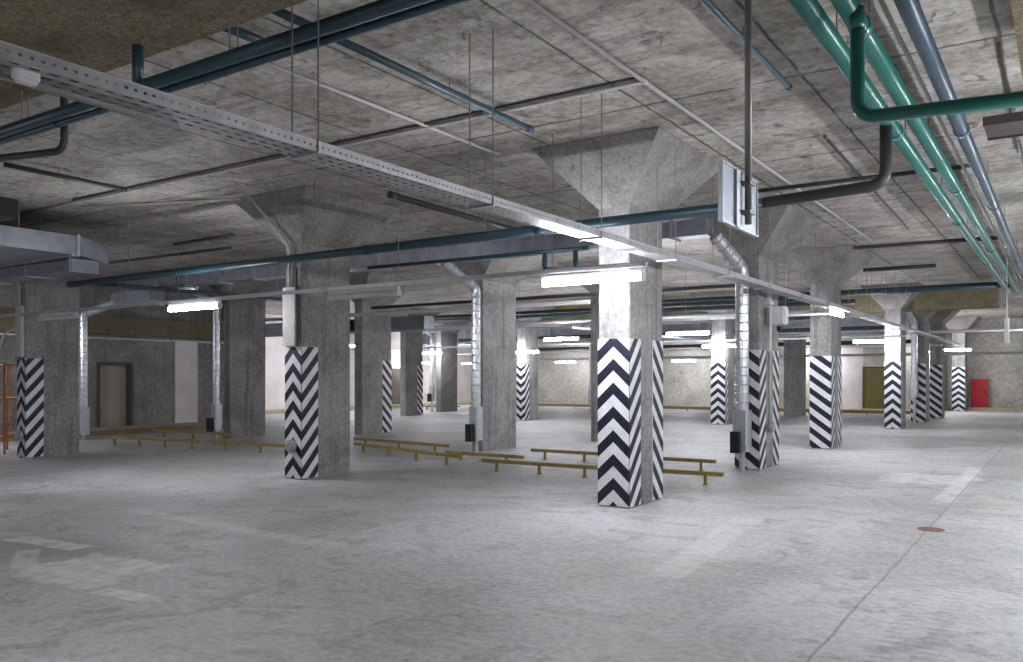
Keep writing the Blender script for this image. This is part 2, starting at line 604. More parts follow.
def marking(segs, Hc, z0, place):
    """painted board: segs = [(u0, off0, u1, off1)], stripes follow the offsets; place(u, v, d) -> point"""
    mb = MB()
    T = 0.006
    u0, u1 = min(s[0] for s in segs), max(s[2] for s in segs)
    vs = [place(u, v, d) for d in (0, T) for (u, v) in ((u0, z0), (u1, z0), (u1, z0 + Hc), (u0, z0 + Hc))]
    mb.add(vs, [(0, 3, 2, 1), (4, 5, 6, 7), (0, 1, 5, 4), (1, 2, 6, 5), (2, 3, 7, 6), (3, 0, 4, 7)], 0)
    for (a, oa, b, ob) in segs:
        for kk in range(-4, int(Hc / PER) + 5):
            base = kk * PER
            poly = clip_poly([(a, base + oa), (b, base + ob), (b, base + ob + PER * DUTY), (a, base + oa + PER * DUTY)], 0, Hc)
            if poly:
                mb.add([place(u, v + z0, T + 0.002) for (u, v) in poly], [tuple(range(len(poly)))], 1)
    return mb


COLS = 'concrete columns with mushroom heads'


def column(x1, y0, wx, wy, left, right, label, Hc=2.05, capital=True, z0=0.02, capdims=(0.83, 1.05), cb=3.68):
    """x1,y0 = the corner nearest the camera; left face looks to -Y, right face to +X"""
    x0, y1 = x1 - wx, y0 + wy
    cx_, cy_ = (x0 + x1) / 2, (y0 + y1) / 2
    t = thing('concrete_column', label, 'column', (cx_, cy_, 0), COLS)
    top = cb if capital else CEIL
    MB().bbox(x0, x1, y0, y1, 0, top, 0.015).build('shaft', m_colc, t)
    if capital:
        mb = MB()
        mb.frustum((x0 - 0.004, x1 + 0.004, y0 - 0.004, y1 + 0.004), (cx_ - capdims[0], cx_ + capdims[0], cy_ - capdims[1], cy_ + capdims[1]), cb, CEIL - 0.02)
        mb.box(cx_ - capdims[0], cx_ + capdims[0], cy_ - capdims[1], cy_ + capdims[1], CEIL - 0.02, CEIL)
        mb.build('capital', m_cap, t)
    if left:
        h = wx / 2
        if left == 'peak':
            segs = [(-0.006, 0, h, 0.20), (h, 0.20, wx + 0.006, 0)]
        elif left == 'vee':
            segs = [(-0.006, 0.155, h, 0), (h, 0, wx + 0.006, 0.155)]
        else:                                                   # one diagonal falling to the right
            segs = [(-0.006, 0.34, wx + 0.006, 0)]
        mk = marking(segs, Hc, z0, lambda u, v, d: (x0 + u, y0 - d, v))
        mk.build('chevron_board', [m_chw, m_chb], t)
    base = 0.0 if left != 'vee' else 0.155
    if 'n' in right:                                            # strip at the near corner, rising away
        s = wy * 0.32
        mk = marking([(-0.006, base, s, base + 0.38)], Hc, z0, lambda u, v, d: (x1 + d, y0 + u, v))
        mk.build('chevron_board', [m_chw, m_chb], t)
    if 'f' in right:                                            # strip at the far corner, falling away
        s = wy * 0.68
        mk = marking([(s, 0.38, wy + 0.006, 0)], Hc, z0, lambda u, v, d: (x1 + d, y0 + u, v))
        mk.build('chevron_board', [m_chw, m_chb], t)
    return t


cA = column(-17.02, 8.41, 0.30, 1.08, 'peak', 'n', 'grey column at the far left under the wide box duct, chevrons at its corner', capital=False, Hc=1.95)
cB = column(-9.91, 9.03, 0.36, 1.07, 'peak', 'n', 'dark grey column left of centre with a round metal cap on its chevrons')
cC = column(-4.42, 9.24, 0.42, 1.0, 'peak', 'nf', 'nearest brightly lit column with large zigzag stripes on two faces')
cD = column(-4.39, 14.28, 0.42, 1.15, 'diag', 'nf', 'striped column behind the foil duct with the white junction box on it')
cG = column(-4.34, 19.29, 0.45, 1.0, 'diag', 'nf', 'column with broad diagonal stripes under the lamp along the cable tray')
cF = column(-4.23, 27.87, 0.46, 0.98, 'peak', 'n', 'bright column with upward chevrons in front of the olive door')
cJ = column(-4.1, 32.23, 0.46, 0.95, 'diag', 'n', 'shaded far column with diagonal stripes partly behind a slim foil duct')
cK = column(-4.03, 36.16, 0.42, 0.95, 'diag', 'n', 'far column with fine diagonal stripes between the slim duct and the bright end column')
cL = column(-3.96, 44.2, 0.54, 1.0, 'peak', '', 'farthest bright chevron column beside the red cabinet')
cM = column(-18.27, 14.23, 0.30, 1.14, None, '', 'bare dark column beside the foil duct right of the doorway')
cN = column(-16.2, 16.96, 0.30, 1.2, None, 'f', 'bare column with one narrow striped edge behind the dark column left of centre')
cP = column(-10.42, 14.6, 0.30, 1.3, None, '', 'bare grey column with foil duct down its left side near the centre')
cQ = column(-16.5, 25.76, 0.36, 0.9, 'vee', 'n', 'pale far column with zigzag stripes right of the bare central column')
cR = column(-23.84, 30.1, 0.3, 1.24, None, '', 'small far bare column with a lamp at its head left of the bare central column')
cS = column(-9.45, 18.4, 0.40, 1.0, None, '', 'dark bare column half hidden behind the nearest striped column')
cT = column(-9.5, 27.19, 0.48, 0.9, 'peak', 'n', 'far bright chevron column left of the column with the junction box')
cU = column(-9.1, 34.9, 0.62, 1.1, None, '', 'far bare column with a dark front left of the diagonal striped column')
cW = column(-22.6, 26.2, 0.3, 1.1, None, 'f', 'slim far column edge with stripes beside the low yellow kerb')

# ------------------------------------------------------------------ things fixed on columns
t = thing('junction_box', 'white junction box on a bracket on the striped column right of centre', 'electrical box', (-4.1, 14.62, 2.5))
MB().cbox((-4.14, 14.62, 2.66), (0.20, 0.26, 0.31)).build('housing', m_white, t)
MB().cbox((-4.03, 14.62, 2.66), (0.02, 0.21, 0.26)).build('cover', m_white, t)
MB().tube([(-4.14, 14.62, 2.48), (-4.14, 14.62, 2.40)], 0.05, 10).build('cable_gland', m_black, t)
MB().box(-4.385, -4.27, 14.5, 14.75, 2.86, 2.92).build('bracket', m_rail, t)

def cap_lamp(x, y, z, label):
    t = thing('socket_cap', label, 'wall fitting', (x, y, z), None)
    MB().tube([(x, y, z), (x, y - 0.05, z)], 0.105, 18).build('base', m_galv, t)
    MB().tube([(x, y - 0.05, z), (x, y - 0.085, z)], 0.07, 16).build('cap', m_galv, t)
    return t


cap_lamp(-10.1, 9.016 - 0.002, 0.52, 'round grey metal cap on the chevrons of the dark column left of centre')
cap_lamp(-17.17, 8.396 - 0.002, 0.45, 'round grey metal cap low on the far left striped column')

t = thing('cable_channel', 'pale vertical cable cover on the left face of the dark column left of centre', 'conduit', (-10.13, 9.0, 2.07))
MB().box(-10.25, -9.98, 8.955, 9.03, 2.08, 3.0).build('cover', m_grey, t)
MB().tube([(-10.13, 8.99, 3.0), (-10.13, 8.985, 3.66), (-10.42, 8.43, 4.37)], 0.022, 8, 0.15).build('conduit', m_grey, t, smooth=True)
MB().tube([(-9.98, 8.99, 3.3), (-9.955, 8.99, 2.85), (-9.955, 8.99, 2.08)], 0.012, 6, 0.08).build('cable', m_dark, t, smooth=True)
t = thing('cable_channel', 'pale vertical cable cover on the far left striped column', 'conduit', (-17.15, 8.4, 2.0))
MB().box(-17.28, -17.06, 8.34, 8.41, 2.0, 3.0).build('cover', m_grey, t)
MB().tube([(-17.17, 8.37, 3.0), (-17.17, 8.37, 3.6)], 0.022, 8).build('conduit', m_grey, t, smooth=True)
MB().tube([(-17.3, 8.36, 2.55), (-17.7, 8.34, 2.5), (-17.95, 8.34, 2.1)], 0.02, 8, 0.2).build('cable', m_grey, t, smooth=True)
t = thing('cable_channel', 'pale vertical cable cover on the striped column under the white junction box', 'conduit', (-4.36, 14.7, 1.0))
MB().box(-4.39, -4.34, 14.72, 14.84, 2.05, 3.3).build('cover', m_grey, t)
MB().tube([(-4.355, 14.80, 2.05), (-4.355, 14.80, 0.75)], 0.02, 8).build('conduit', m_grey, t, smooth=True)
MB().tube([(-4.36, 14.8, 0.72), (-4.29, 14.8, 0.72)], 0.09, 14).build('cap', m_galv, t)

# ------------------------------------------------------------------ cable tray and light rails
TX, TZ = -3.95, 2.985
t = thing('cable_tray', 'long perforated steel cable tray crossing under the ceiling from top left', 'cable tray', (TX, 20, TZ))


def upro(x, y0, y1, z, wd, hh, th=0.004):
    mb = MB()
    mb.box(x - wd / 2, x + wd / 2, y0, y1, z, z + th)
    mb.box(x - wd / 2, x - wd / 2 + th, y0, y1, z + th, z + hh)
    mb.box(x + wd / 2 - th, x + wd / 2, y0, y1, z + th, z + hh)
    return mb


upro(TX, -6, 41.0, TZ, 0.22, 0.062).build('channel', m_tray, t)
lip = MB()
for sx in (-1, 1):
    lip.box(TX + sx * 0.11 - 0.006, TX + sx * 0.11 + 0.006, -6, 41.0, TZ + 0.062, TZ + 0.068)
lip.build('lip', m_rail, t)
mb = MB()
for i, (dx, dz, r) in enumerate(((-0.06, 0.022, 0.016), (-0.02, 0.02, 0.014), (0.03, 0.024, 0.018), (0.07, 0.02, 0.013))):
    pts = [(TX + dx + random.uniform(-.012, .012), -6 + 2.0 * q, TZ + dz + random.uniform(0, .006)) for q in range(24)]
    mb.tube(pts, r, 6)
cb_ = mb.build('cables', m_dark, t, smooth=True)
ys = [1.75 + 1.88 * i for i in range(-3, 21)]
first = None
for y in ys:
    for sx in (-1, 1):
        if first is None:
            first = MB().tube([(TX, 0, TZ - 0.02), (TX, 0, CEIL)], 0.0055, 5).build('hanger_rod', m_rod, t)
            o = first
        else:
            o = first.copy()
            COL.objects.link(o)
        o.location = (sx * 0.116, y - 20 + 20, 0)
for y in ys:
    MB().box(TX - 0.13, TX + 0.13, y - 0.014, y + 0.006, TZ - 0.016, TZ - 0.001).build('cross_bar', m_rail, t)
# second strip carried below the tray near the camera
t = thing('light_rail', 'thin dark rail hung just under the near end of the cable tray', 'light rail', (TX - 0.05, 1.5, 2.94))
upro(TX - 0.05, -1.5, 2.75, 2.945, 0.04, 0.02).build('channel', m_rod, t)
for y in (-1, 0.5, 2.2):
    MB().tube([(TX - 0.05, y, 2.95), (TX - 0.05, y, TZ)], 0.005, 5).build('clip', m_rod, t)
t = thing('emergency_lamp', 'small white emergency light box under the tray at top left', 'emergency light', (TX + 0.02, 2.03, 2.93))
MB().bbox(TX - 0.01, TX + 0.045, 1.89, 2.0, 2.945, TZ - 0.001, 0.01).build('housing', m_white, t)
MB().bbox(TX - 0.005, TX + 0.04, 1.90, 1.99, 2.93, 2.945, 0.01).build('lens', m_white, t)

RAILS = 'light rails hung across the aisle'


def rail_v(y, z, x0, x1, label, joints=()):
    t = thing('light_rail', label, 'light rail', ((x0 + x1) / 2, y, z), RAILS)
    mb = MB()
    mb.box(x0, x1, y - 0.03, y + 0.03, z, z + 0.045)
    mb.box(x0, x1, y - 0.036, y - 0.03, z + 0.03, z + 0.052)
    mb.box(x0, x1, y + 0.03, y + 0.036, z + 0.03, z + 0.052)
    mb.build('channel', m_rail, t)
    n = int((x1 - x0) / 2.2)
    for i in range(n):
        x = x0 + (i + 0.5) * (x1 - x0) / n
        if y < 9 and -16 < x < -13.8:
            x = -13.6
        MB().tube([(x, y, z + 0.045), (x, y, CEIL)], 0.005, 5).build('hanger_rod', m_rod, t)
    for x in joints:
        MB().box(x - 0.06, x + 0.06, y - 0.045, y + 0.045, z - 0.012, z + 0.06).build('joint_sleeve', m_grey, t)
    return t


rail_v(8.29, 2.79, -22.5, -3.76, 'long thin light rail running past the front of the three nearest columns', (-8.6, -12.45, -15.95))
rail_v(18.6, 2.92, -22.5, -3.98, 'light rail behind the bare central column', (-12, -17))
rail_v(27.3, 2.80, -28.5, -3.98, 'far light rail in front of the bright column by the olive door', (-12, -17))
rail_v(36.0, 2.80, -28.5, -3.98, 'farthest light rail near the end wall', (-12, -17))
t = thing('light_rail', 'light rail running along the left side beside the bare columns', 'light rail', (-10.75, 25, 2.86), RAILS)
MB().box(-10.79, -10.71, 19.0, 39.5, 2.86, 2.92).build('channel', m_rail, t)
for i in range(8):
    MB().tube([(-10.75, 20 + 2.5 * i, 2.92), (-10.75, 20 + 2.5 * i, CEIL)], 0.005, 5).build('hanger_rod', m_rod, t)


def lamp_proto(lit, label):
    t = thing('strip_lamp', label, 'lamp', (0, 0, 0), 'fluorescent strip lamps')
    L = 0.64
    mb = MB()
    pts = [(-0.026, 0.032), (0.026, 0.032), (0.02, 0.075), (-0.02, 0.075)]
    vs = [(x, p[0], p[1]) for x in (-L, L) for p in pts]
    mb.add(vs, [(0, 1, 2, 3), (7, 6, 5, 4), (0, 4, 5, 1), (1, 5, 6, 2), (2, 6, 7, 3), (3, 7, 4, 0)])
    mb.build('housing', m_white, t)
    mb = MB()
    pr = [(0.042 * math.cos(2 * PI * (q + 0.5) / 12), -0.006 + 0.04 * math.sin(2 * PI * (q + 0.5) / 12)) for q in range(12)]
    n = len(pr)
    vs = [(x, p[0], p[1]) for x in (-L + 0.02, L - 0.02) for p in pr]
    mb.add(vs, [(i, (i + 1) % n, n + (i + 1) % n, n + i) for i in range(n)] + [tuple(range(n - 1, -1, -1)), tuple(range(n, 2 * n))])
    mb.f = [f[::-1] for f in mb.f]
    mb.build('diffuser', m_lamp if lit else m_lampoff, t)
    for s in (-1, 1):
        MB().box(min(s * L, s * (L - 0.02)), max(s * L, s * (L - 0.02)), -0.045, 0.045, -0.048, 0.036).build('end_cap', m_grey, t)
    return t


lit0 = lamp_proto(True, 'lit strip lamp crossing in front of the nearest striped column')
lit0.location = (-4.43, 8.29, 2.69)
off0 = lamp_proto(False, 'unlit strip lamp under the rail on the dark column left of centre')
off0.location = (-7.90, 8.29, 2.71)
dup(off0, (-15.6, 8.29, 2.712), 0, 'unlit strip lamp under the rail on the far left column')


def lamp(x, y, z, ax, label):
    return dup(lit0, (x, y, z), 0 if ax == 'x' else PI / 2, label)


lamp(-11.55, 8.29, 2.71, 'x', 'lit strip lamp between the two left columns in front of the doorway wall')
lamp(-3.95, 17.9, 2.905, 'y', 'lit strip lamp along the tray at the diagonal striped column')
lamp(-4.85, 27.3, 2.68, 'x', 'lit strip lamp at the head of the column before the olive door')
lamp(-4.2, 42.6, 2.83, 'x', 'lit strip lamp at the head of the farthest chevron column by the red cabinet')
lamp(-13.3, 22.9, 2.8, 'x', 'lit strip lamp right of the pale zigzag column seen left of the nearest column')
lamp(-16.3, 25.4, 2.5, 'x', 'lit strip lamp across the head of the pale far zigzag column')
lamp(-8.7, 21.9, 2.8, 'x', 'lit strip lamp right of the nearest column above the far mottled wall')
lamp(-9.55, 26.9, 2.62, 'x', 'lit strip lamp across the head of the far chevron column right of centre')
lamp(-24.0, 29.6, 2.68, 'x', 'lit strip lamp at the head of the small far bare column left of centre')
lamp(-27.5, 37.4, 2.35, 'x', 'lit strip lamp just left of the foil duct on the bare central column')
lamp(-28.3, 34.4, 2.35, 'y', 'lit strip lamp over the far dark door beside the slim column')
lamp(-22.9, 23.6, 2.8, 'y', 'lit strip lamp seen end on right of the dark column left of centre')
lamp(-22.4, 39.0, 2.4, 'x', 'lit strip lamp on the far wall left of the nearest column')
lamp(-15.7, 39.0, 2.4, 'x', 'lit strip lamp on the far wall right of the nearest column')
lamp(-9.8, 40.0, 2.6, 'x', 'lit strip lamp over the white far wall beside the far bare column')
lamp(-5.1, 41.0 - 0.4, 2.7, 'y', 'lit strip lamp seen end on between the two far diagonal columns')
lamp(-26.6, 24.2, 2.8, 'y', 'lit strip lamp seen end on left of the dark column left of centre')
lamp(-28.2, 28.0, 2.3, 'y', 'lower lit strip lamp in the far gap left of the dark column left of centre')
ceil_fill = lamp(-7.6, 16.3, 3.5, 'y', 'added lit strip lamp hidden behind the nearest striped column head, brightening the ceiling')  # added lamp, itself unseen, to brighten the ceiling past the nearest column
for x in (-0.4, 0.4):
    MB().tube([(x, 0, 0.075), (x, 0, CEIL - 3.5)], 0.005, 5).build('hanger_rod', m_rod, ceil_fill)
# added lamps out of view, to brighten the foreground and column sides
RX = 0.6
for (x, y, ax, lb) in ((-3.95, 0.6, 'y', 'added lit strip lamp under the tray outside the left edge, brightening the foreground'),
                       (-14.5, 0.53, 'x', 'added lit strip lamp out of view on the left behind the insulated ceiling edge'),
                       (-20.0, 8.29, 'x', 'added lit strip lamp out of view on the long light rail past the left edge')):
    lamp(x, y, 2.71 if y == 8.29 else 2.82, ax, lb)
ORD = ('nearest the camera', 'second from the camera', 'third from the camera', 'fourth from the camera', 'fifth from the camera', 'sixth from the camera',
       'seventh from the camera', 'eighth from the camera', 'ninth from the camera', 'tenth from the camera')
for i, y in enumerate((-3.0, 6.2, 8.6, 11.0, 13.6, 17.0, 21.0, 27.0, 34.0, 41.5)):  # added row out of view, lighting the right faces and the floor
    lamp(RX, y, 2.82, 'y', 'added unseen fill lamp on the right hand aisle, ' + ORD[i])
t = thing('light_rail', 'added light rail carrying the unseen fill lamps of the right hand aisle', 'light rail', (RX, 15, 2.9), RAILS)  # unseen rail added to carry the right-hand fill lamps
MB().box(RX - 0.03, RX + 0.03, -5, 44, 2.9, 2.945).build('channel', m_rail, t)
for i in range(12):
    MB().tube([(RX, -4 + 3.8 * i, 2.945), (RX, -4 + 3.8 * i, CEIL - (0.4 if 4.2 < -4 + 3.8 * i < 7.9 else 0.16 if -4 + 3.8 * i < 4.2 else 0))], 0.005, 5).build('hanger_rod', m_rod, t)
t = thing('light_rail', 'added unseen light rail behind the insulated ceiling edge on the left', 'light rail', (-12, 0.75, 2.9), RAILS)  # unseen rail added to carry the left fill lamp
MB().box(-20, -4.1, 0.5, 0.56, 2.9, 2.945).build('channel', m_rail, t)
for i in range(7):
    MB().tube([(-19 + 2.4 * i, 0.53, 2.945), (-19 + 2.4 * i, 0.53, 4.24)], 0.005, 5).build('hanger_rod', m_rod, t)


# ------------------------------------------------------------------ pipes
def pipe(name, pts, r, m, label, cat='pipe', bend=0.0, group=None, couplings=(), hang=()):
    lo = [min(p[i] for p in pts) for i in range(3)]
    hi = [max(p[i] for p in pts) for i in range(3)]
    t = thing(name, label, cat, ((lo[0] + hi[0]) / 2, (lo[1] + hi[1]) / 2, lo[2] - r), group)
    MB().tube(pts, r, 14, bend).build('run', m, t, smooth=True)
    for (c, ax) in couplings:
        c = Vector(c)
        d = Vector((1, 0, 0)) if ax == 'x' else Vector((0, 1, 0)) if ax == 'y' else Vector((0, 0, 1))
        MB().tube([c - d * 0.05, c + d * 0.05], r * 1.13, 14).build('coupling', m, t, smooth=True)
    for (x, y, z) in hang:
        mb = MB().tube([(x, y, z + r), (x, y, CEIL if y > 4.1 else 4.24)], 0.006, 5)
        mb.build('hanger_rod', m_rod, t)
    return t


# twin dark blue pipes top left
pipe('water_pipe', [(-13.8, 3.92, 3.91), (-1.5, 3.92, 3.91)], 0.05, m_blue, 'thicker upper one of the twin dark blue pipes under the insulated ceiling at top left', couplings=[((-9, 3.92, 3.91), 'x')], hang=[(-8.0, 3.92, 3.91), (-5.05, 3.92, 3.91)])
pipe('water_pipe', [(-13.8, 4.03, 3.885), (-1.5, 4.03, 3.885)], 0.032, m_blue, 'thinner lower one of the twin dark blue pipes under the insulated ceiling at top left', couplings=[((-7.6, 4.03, 3.885), 'x')], hang=[(-8.1, 4.03, 3.885), (-5.1, 4.03, 3.885)])
pipe('riser_pipe', [(-6.18, 3.92, 3.93), (-6.18, 3.92, 4.24)], 0.045, m_blue, 'short dark blue riser from the twin pipes into the insulated ceiling')
pipe('drain_pipe', [(-7.72, 4.16, 4.40), (-7.72, 4.16, 3.69), (-8.75, 3.9, 3.69)], 0.034, m_dark, 'dark drain pipe dropping behind the twin blue pipes at the left edge', bend=0.12)
pipe('branch_pipe', [(-5.40, 4.12, 4.30), (-5.40, 4.75, 4.30)], 0.04, m_blue, 'short dark blue branch along the ceiling above the twin pipes')
pipe('branch_pipe', [(-4.80, 4.12, 4.27), (-4.82, 7.62, 4.27)], 0.034, m_blue, 'dark blue branch pipe running away along the ceiling from the twin pipes', couplings=[((-4.82, 7.6, 4.27), 'y')], hang=[(-4.81, 6.2, 4.27)])
pipe('branch_pipe', [(-11.25, 5.3, 4.30), (-11.3, 6.95, 4.30)], 0.03, m_dark, 'black branch pipe along the ceiling at the left edge', couplings=[((-11.3, 6.93, 4.30), 'y')], hang=[(-11.27, 6.0, 4.3)])
pipe('branch_pipe', [(-2.16, 4.3, 4.30), (-2.16, 7.95, 4.30)], 0.028, m_blue, 'dark branch pipe on the ceiling left of the green pipes', couplings=[((-2.16, 7.93, 4.30), 'y')], hang=[(-2.16, 6.6, 4.3)])
# ceiling conduits
pipe('conduit', [(-15.3, 7.24, 4.375), (-3.33, 7.24, 4.375)], 0.018, m_grey, 'thin grey conduit crossing the ceiling above the cable tray', 'conduit', couplings=[((-8.2, 7.24, 4.375), 'x')])
pipe('conduit', [(-13.0, 7.14, 4.385), (-3.3, 7.14, 4.385)], 0.012, m_dark, 'thin dark cable beside the grey ceiling conduit', 'conduit')
pipe('conduit', [(-3.31, 4.3, 4.375), (-3.31, 18.2, 4.375)], 0.02, m_grey, 'pale conduit running away over the ceiling in the middle', 'conduit', couplings=[((-3.31, 7.24, 4.375), 'y')])
pipe('conduit', [(-5.90, 4.3, 4.375), (-5.90, 8.6, 4.375)], 0.018, m_grey, 'pale conduit on the ceiling left of the nearest column head', 'conduit', couplings=[((-5.9, 7.24, 4.375), 'y')])
pipe('conduit', [(-13.5, 7.5, 4.38), (-10.5, 8.62, 4.37)], 0.014, m_grey, 'thin conduit on the ceiling leading to the dark column left of centre', 'conduit')
# sprinkler main across the middle
pipe('sprinkler_main', [(-15.5, 8.45, 3.325), (-2.55, 8.45, 3.35)], 0.058, m_blue, 'long blue pipe crossing the picture in front of the column heads', couplings=[((-12.2, 8.45, 3.33), 'x'), ((-8, 8.45, 3.338), 'x'), ((-5.2, 8.45, 3.344), 'x')],
     hang=[(-13.6, 8.45, 3.33), (-9, 8.45, 3.335), (-6.0, 8.45, 3.34)])
pipe('sprinkler_main', [(-2.55, 8.45, 3.36), (-1.41, 8.45, 3.40), (-1.41, 8.45, 3.96)], 0.055, m_dark, 'dark pipe right of the sign bending up to the green pipes', bend=0.16)
pipe('branch_pipe', [(-15, 10.3, 4.28), (-13.2, 10.3, 4.3)], 0.03, m_dark, 'short black branch pipe on the ceiling right of the box duct', hang=[(-14.2, 10.3, 4.3)])
pipe('branch_pipe', [(-18.4, 10.8, 4.2), (-14.0, 10.9, 4.2)], 0.03, m_dark, 'dark pipe behind the box duct at left')
pipe('branch_pipe', [(-15.6, 8.8, 3.4), (-15.6, 14.0, 3.45)], 0.04, m_blue, 'dark blue pipe running away behind the box duct')
pipe('branch_pipe', [(-7.05, 7.9, 3.88), (-7.15, 11.3, 3.88)], 0.04, m_dark, 'thick dark pipe under the tray left of the nearest column head', couplings=[((-7.05, 7.92, 3.88), 'y')], hang=[(-7.1, 9.5, 3.88)])
pipe('valve_loop', [(-6.2, 10.2, 3.36), (-6.2, 10.2, 3.13), (-5.7, 10.2, 3.08), (-5.7, 10.2, 3.36)], 0.035, m_blue, 'small blue loop of pipe hanging left of the nearest column', bend=0.06, couplings=[((-6.2, 10.2, 3.22), 'z')])
pipe('valve_loop', [(-12.4, 8.6, 3.3), (-12.4, 8.6, 3.10), (-11.9, 8.6, 3.06)], 0.035, m_dark, 'small dark pipe bend left of the dark column left of centre', bend=0.06)
pipe('branch_pipe', [(-9.6, 10.2, 3.40), (-5.5, 10.2, 3.38)], 0.03, m_blue, 'thin blue pipe just behind the long blue pipe')
# black V pipes on the far ceiling
pipe('branch_pipe', [(-3.75, 12.1, 4.30), (-1.0, 12.15, 4.30)], 0.03, m_dark, 'black branch pipe crossing the ceiling above the dark bend', hang=[(-2.5, 12.1, 4.3)])
pipe('branch_pipe', [(-3.7, 18.4, 4.28), (-1.1, 18.6, 4.28)], 0.04, m_dark, 'black pipe on the ceiling right of the diagonal striped column head')
pipe('branch_pipe', [(-4.2, 22.1, 4.25), (-2.6, 22.2, 4.25)], 0.05, m_dark, 'short dark pipe on the ceiling before the far beam')
pipe('sprinkler_main', [(-12, 26.4, 4.12), (-1.2, 26.4, 4.12)], 0.09, m_blue, 'blue main along the front of the far olive beam')
pipe('branch_pipe', [(-2.3, 9.9, 4.34), (-2.45, 17.0, 4.34)], 0.018, m_dark, 'thin dark pipe on the ceiling between the conduit and green pipes', couplings=[((-2.3, 9.95, 4.34), 'y')])
pipe('branch_pipe', [(-9.6, 12.2, 4.1), (-7.0, 12.2, 4.15)], 0.035, m_dark, 'dark pipe above the bare central column')
# right hand bundle
GB = 'pipes of the right hand bundle'
hy = [6.4, 9.5, 12.5, 16, 20, 25]
pipe('heating_pipe', [(-1.405, 1.5, 4.0), (-1.385, 27.5, 4.0)], 0.068, m_teal, 'leftmost teal pipe of the bundle at the upper right', couplings=[((-1.40, y, 4.0), 'y') for y in (8.9, 14.5, 20)], hang=[(-1.4, y, 4.0) for y in hy], group=GB)
pipe('heating_pipe', [(-1.185, 1.5, 4.0), (-1.165, 27.5, 4.0)], 0.066, m_teal, 'second teal pipe of the bundle at the upper right', couplings=[((-1.18, y, 4.0), 'y') for y in (6.1, 12, 18)], hang=[(-1.18, y, 4.0) for y in hy], group=GB)
pipe('heating_pipe', [(-0.855, 1.5, 4.0), (-0.85, 27.5, 4.0)], 0.064, m_slate, 'slate blue pipe on the right of the teal pair', couplings=[((-0.855, y, 4.0), 'y') for y in (9.2, 13.5, 20)], hang=[(-0.855, y, 4.0) for y in hy], group=GB)
pipe('conduit', [(-1.04, 4.3, 4.12), (-1.03, 27, 4.12)], 0.016, m_grey, 'thin grey conduit between the teal and slate pipes', 'conduit')
pipe('conduit', [(-1.28, 4.3, 4.16), (-1.27, 27, 4.16)], 0.012, m_rod, 'thin dark conduit above the teal pair', 'conduit')
pipe('heating_pipe', [(-1.13, 5.75, 3.99), (-1.13, 5.75, 3.275), (1.5, 5.75, 3.15)], 0.044, m_green, 'dark green pipe dropping from the bundle and turning off to the right', bend=0.12, couplings=[((-1.13, 5.75, 3.9), 'z')])
pipe('conduit', [(-0.47, 8.0, 4.36), (-0.50, 12.0, 4.36)], 0.01, m_dark, 'thin dark cable on the ceiling at the right edge', 'conduit')
t = thing('conduit', 'slim pale drop tube hanging at the far right end of the teal pipes', 'conduit', (-1.0, 20, 2.3))
MB().tube([(-1.03, 20, 4.4), (-1.03, 20, 2.8)], 0.011, 8).build('rod', m_grey, t)
MB().tube([(-1.03, 20, 2.82), (-1.03, 20, 2.3)], 0.045, 10).build('sleeve', m_grey, t)
t = thing('steel_channel', 'rusty brown steel channel hung under the ceiling at the right edge', 'steel beam', (0, 9.85, 4.1))
MB().box(-0.70, 0.8, 9.58, 10.15, 4.12, 4.15).build('web', m_rust, t)
MB().box(-0.70, 0.8, 9.55, 9.58, 4.10, 4.19).box(-0.70, 0.8, 10.15, 10.18, 4.10, 4.19).build('flange', m_rust, t)
for x in (-0.3, 0.5):
    MB().tube([(x, 9.85, 4.15), (x, 9.85, CEIL)], 0.01, 6).build('hanger_rod', m_rod, t)
# far pipes under the ceiling
for i, (y, x0, x1, z, r, m, lb) in enumerate((
        (16.6, -15.5, -5.2, 3.45, 0.04, m_dark, 'dark pipe crossing behind the bare central column'),
        (16.75, -22, -9, 3.3, 0.05, m_grey, 'pale pipe crossing behind the left columns'),
        (21.4, -22, -5, 3.55, 0.05, m_dark, 'dark pipe crossing before the far lamps'),
        (23.8, -28, -5.5, 3.4, 0.06, m_rail, 'zinc pipe crossing above the pale zigzag column'),
        (25.2, -28, -5, 3.75, 0.07, m_blue, 'blue pipe crossing above the far chevron columns'),
        (31.0, -23.5, -5, 3.3, 0.07, m_dark, 'dark pipe crossing beyond the far beam'),
        (34.0, -28, -1, 3.25, 0.06, m_rail, 'zinc pipe crossing high before the end wall'),
        (38.5, -28, 2, 2.55, 0.06, m_grey, 'pale pipe along the end wall over the olive door'),
        (38.8, -28, -4.5, 3.1, 0.09, m_dark, 'dark pipe high along the end wall'))):
    pipe('branch_pipe', [(x0, y, z), (x1, y, z)], r, m, lb)
pipe('conduit', [(-23.12, 9.2, 2.72), (-23.12, 18.2, 2.72)], 0.025, m_white, 'white conduit along the left wall above the doorway', 'conduit', couplings=[((-23.12, 14.3, 2.72), 'y'), ((-23.12, 14.6, 2.72), 'y')])

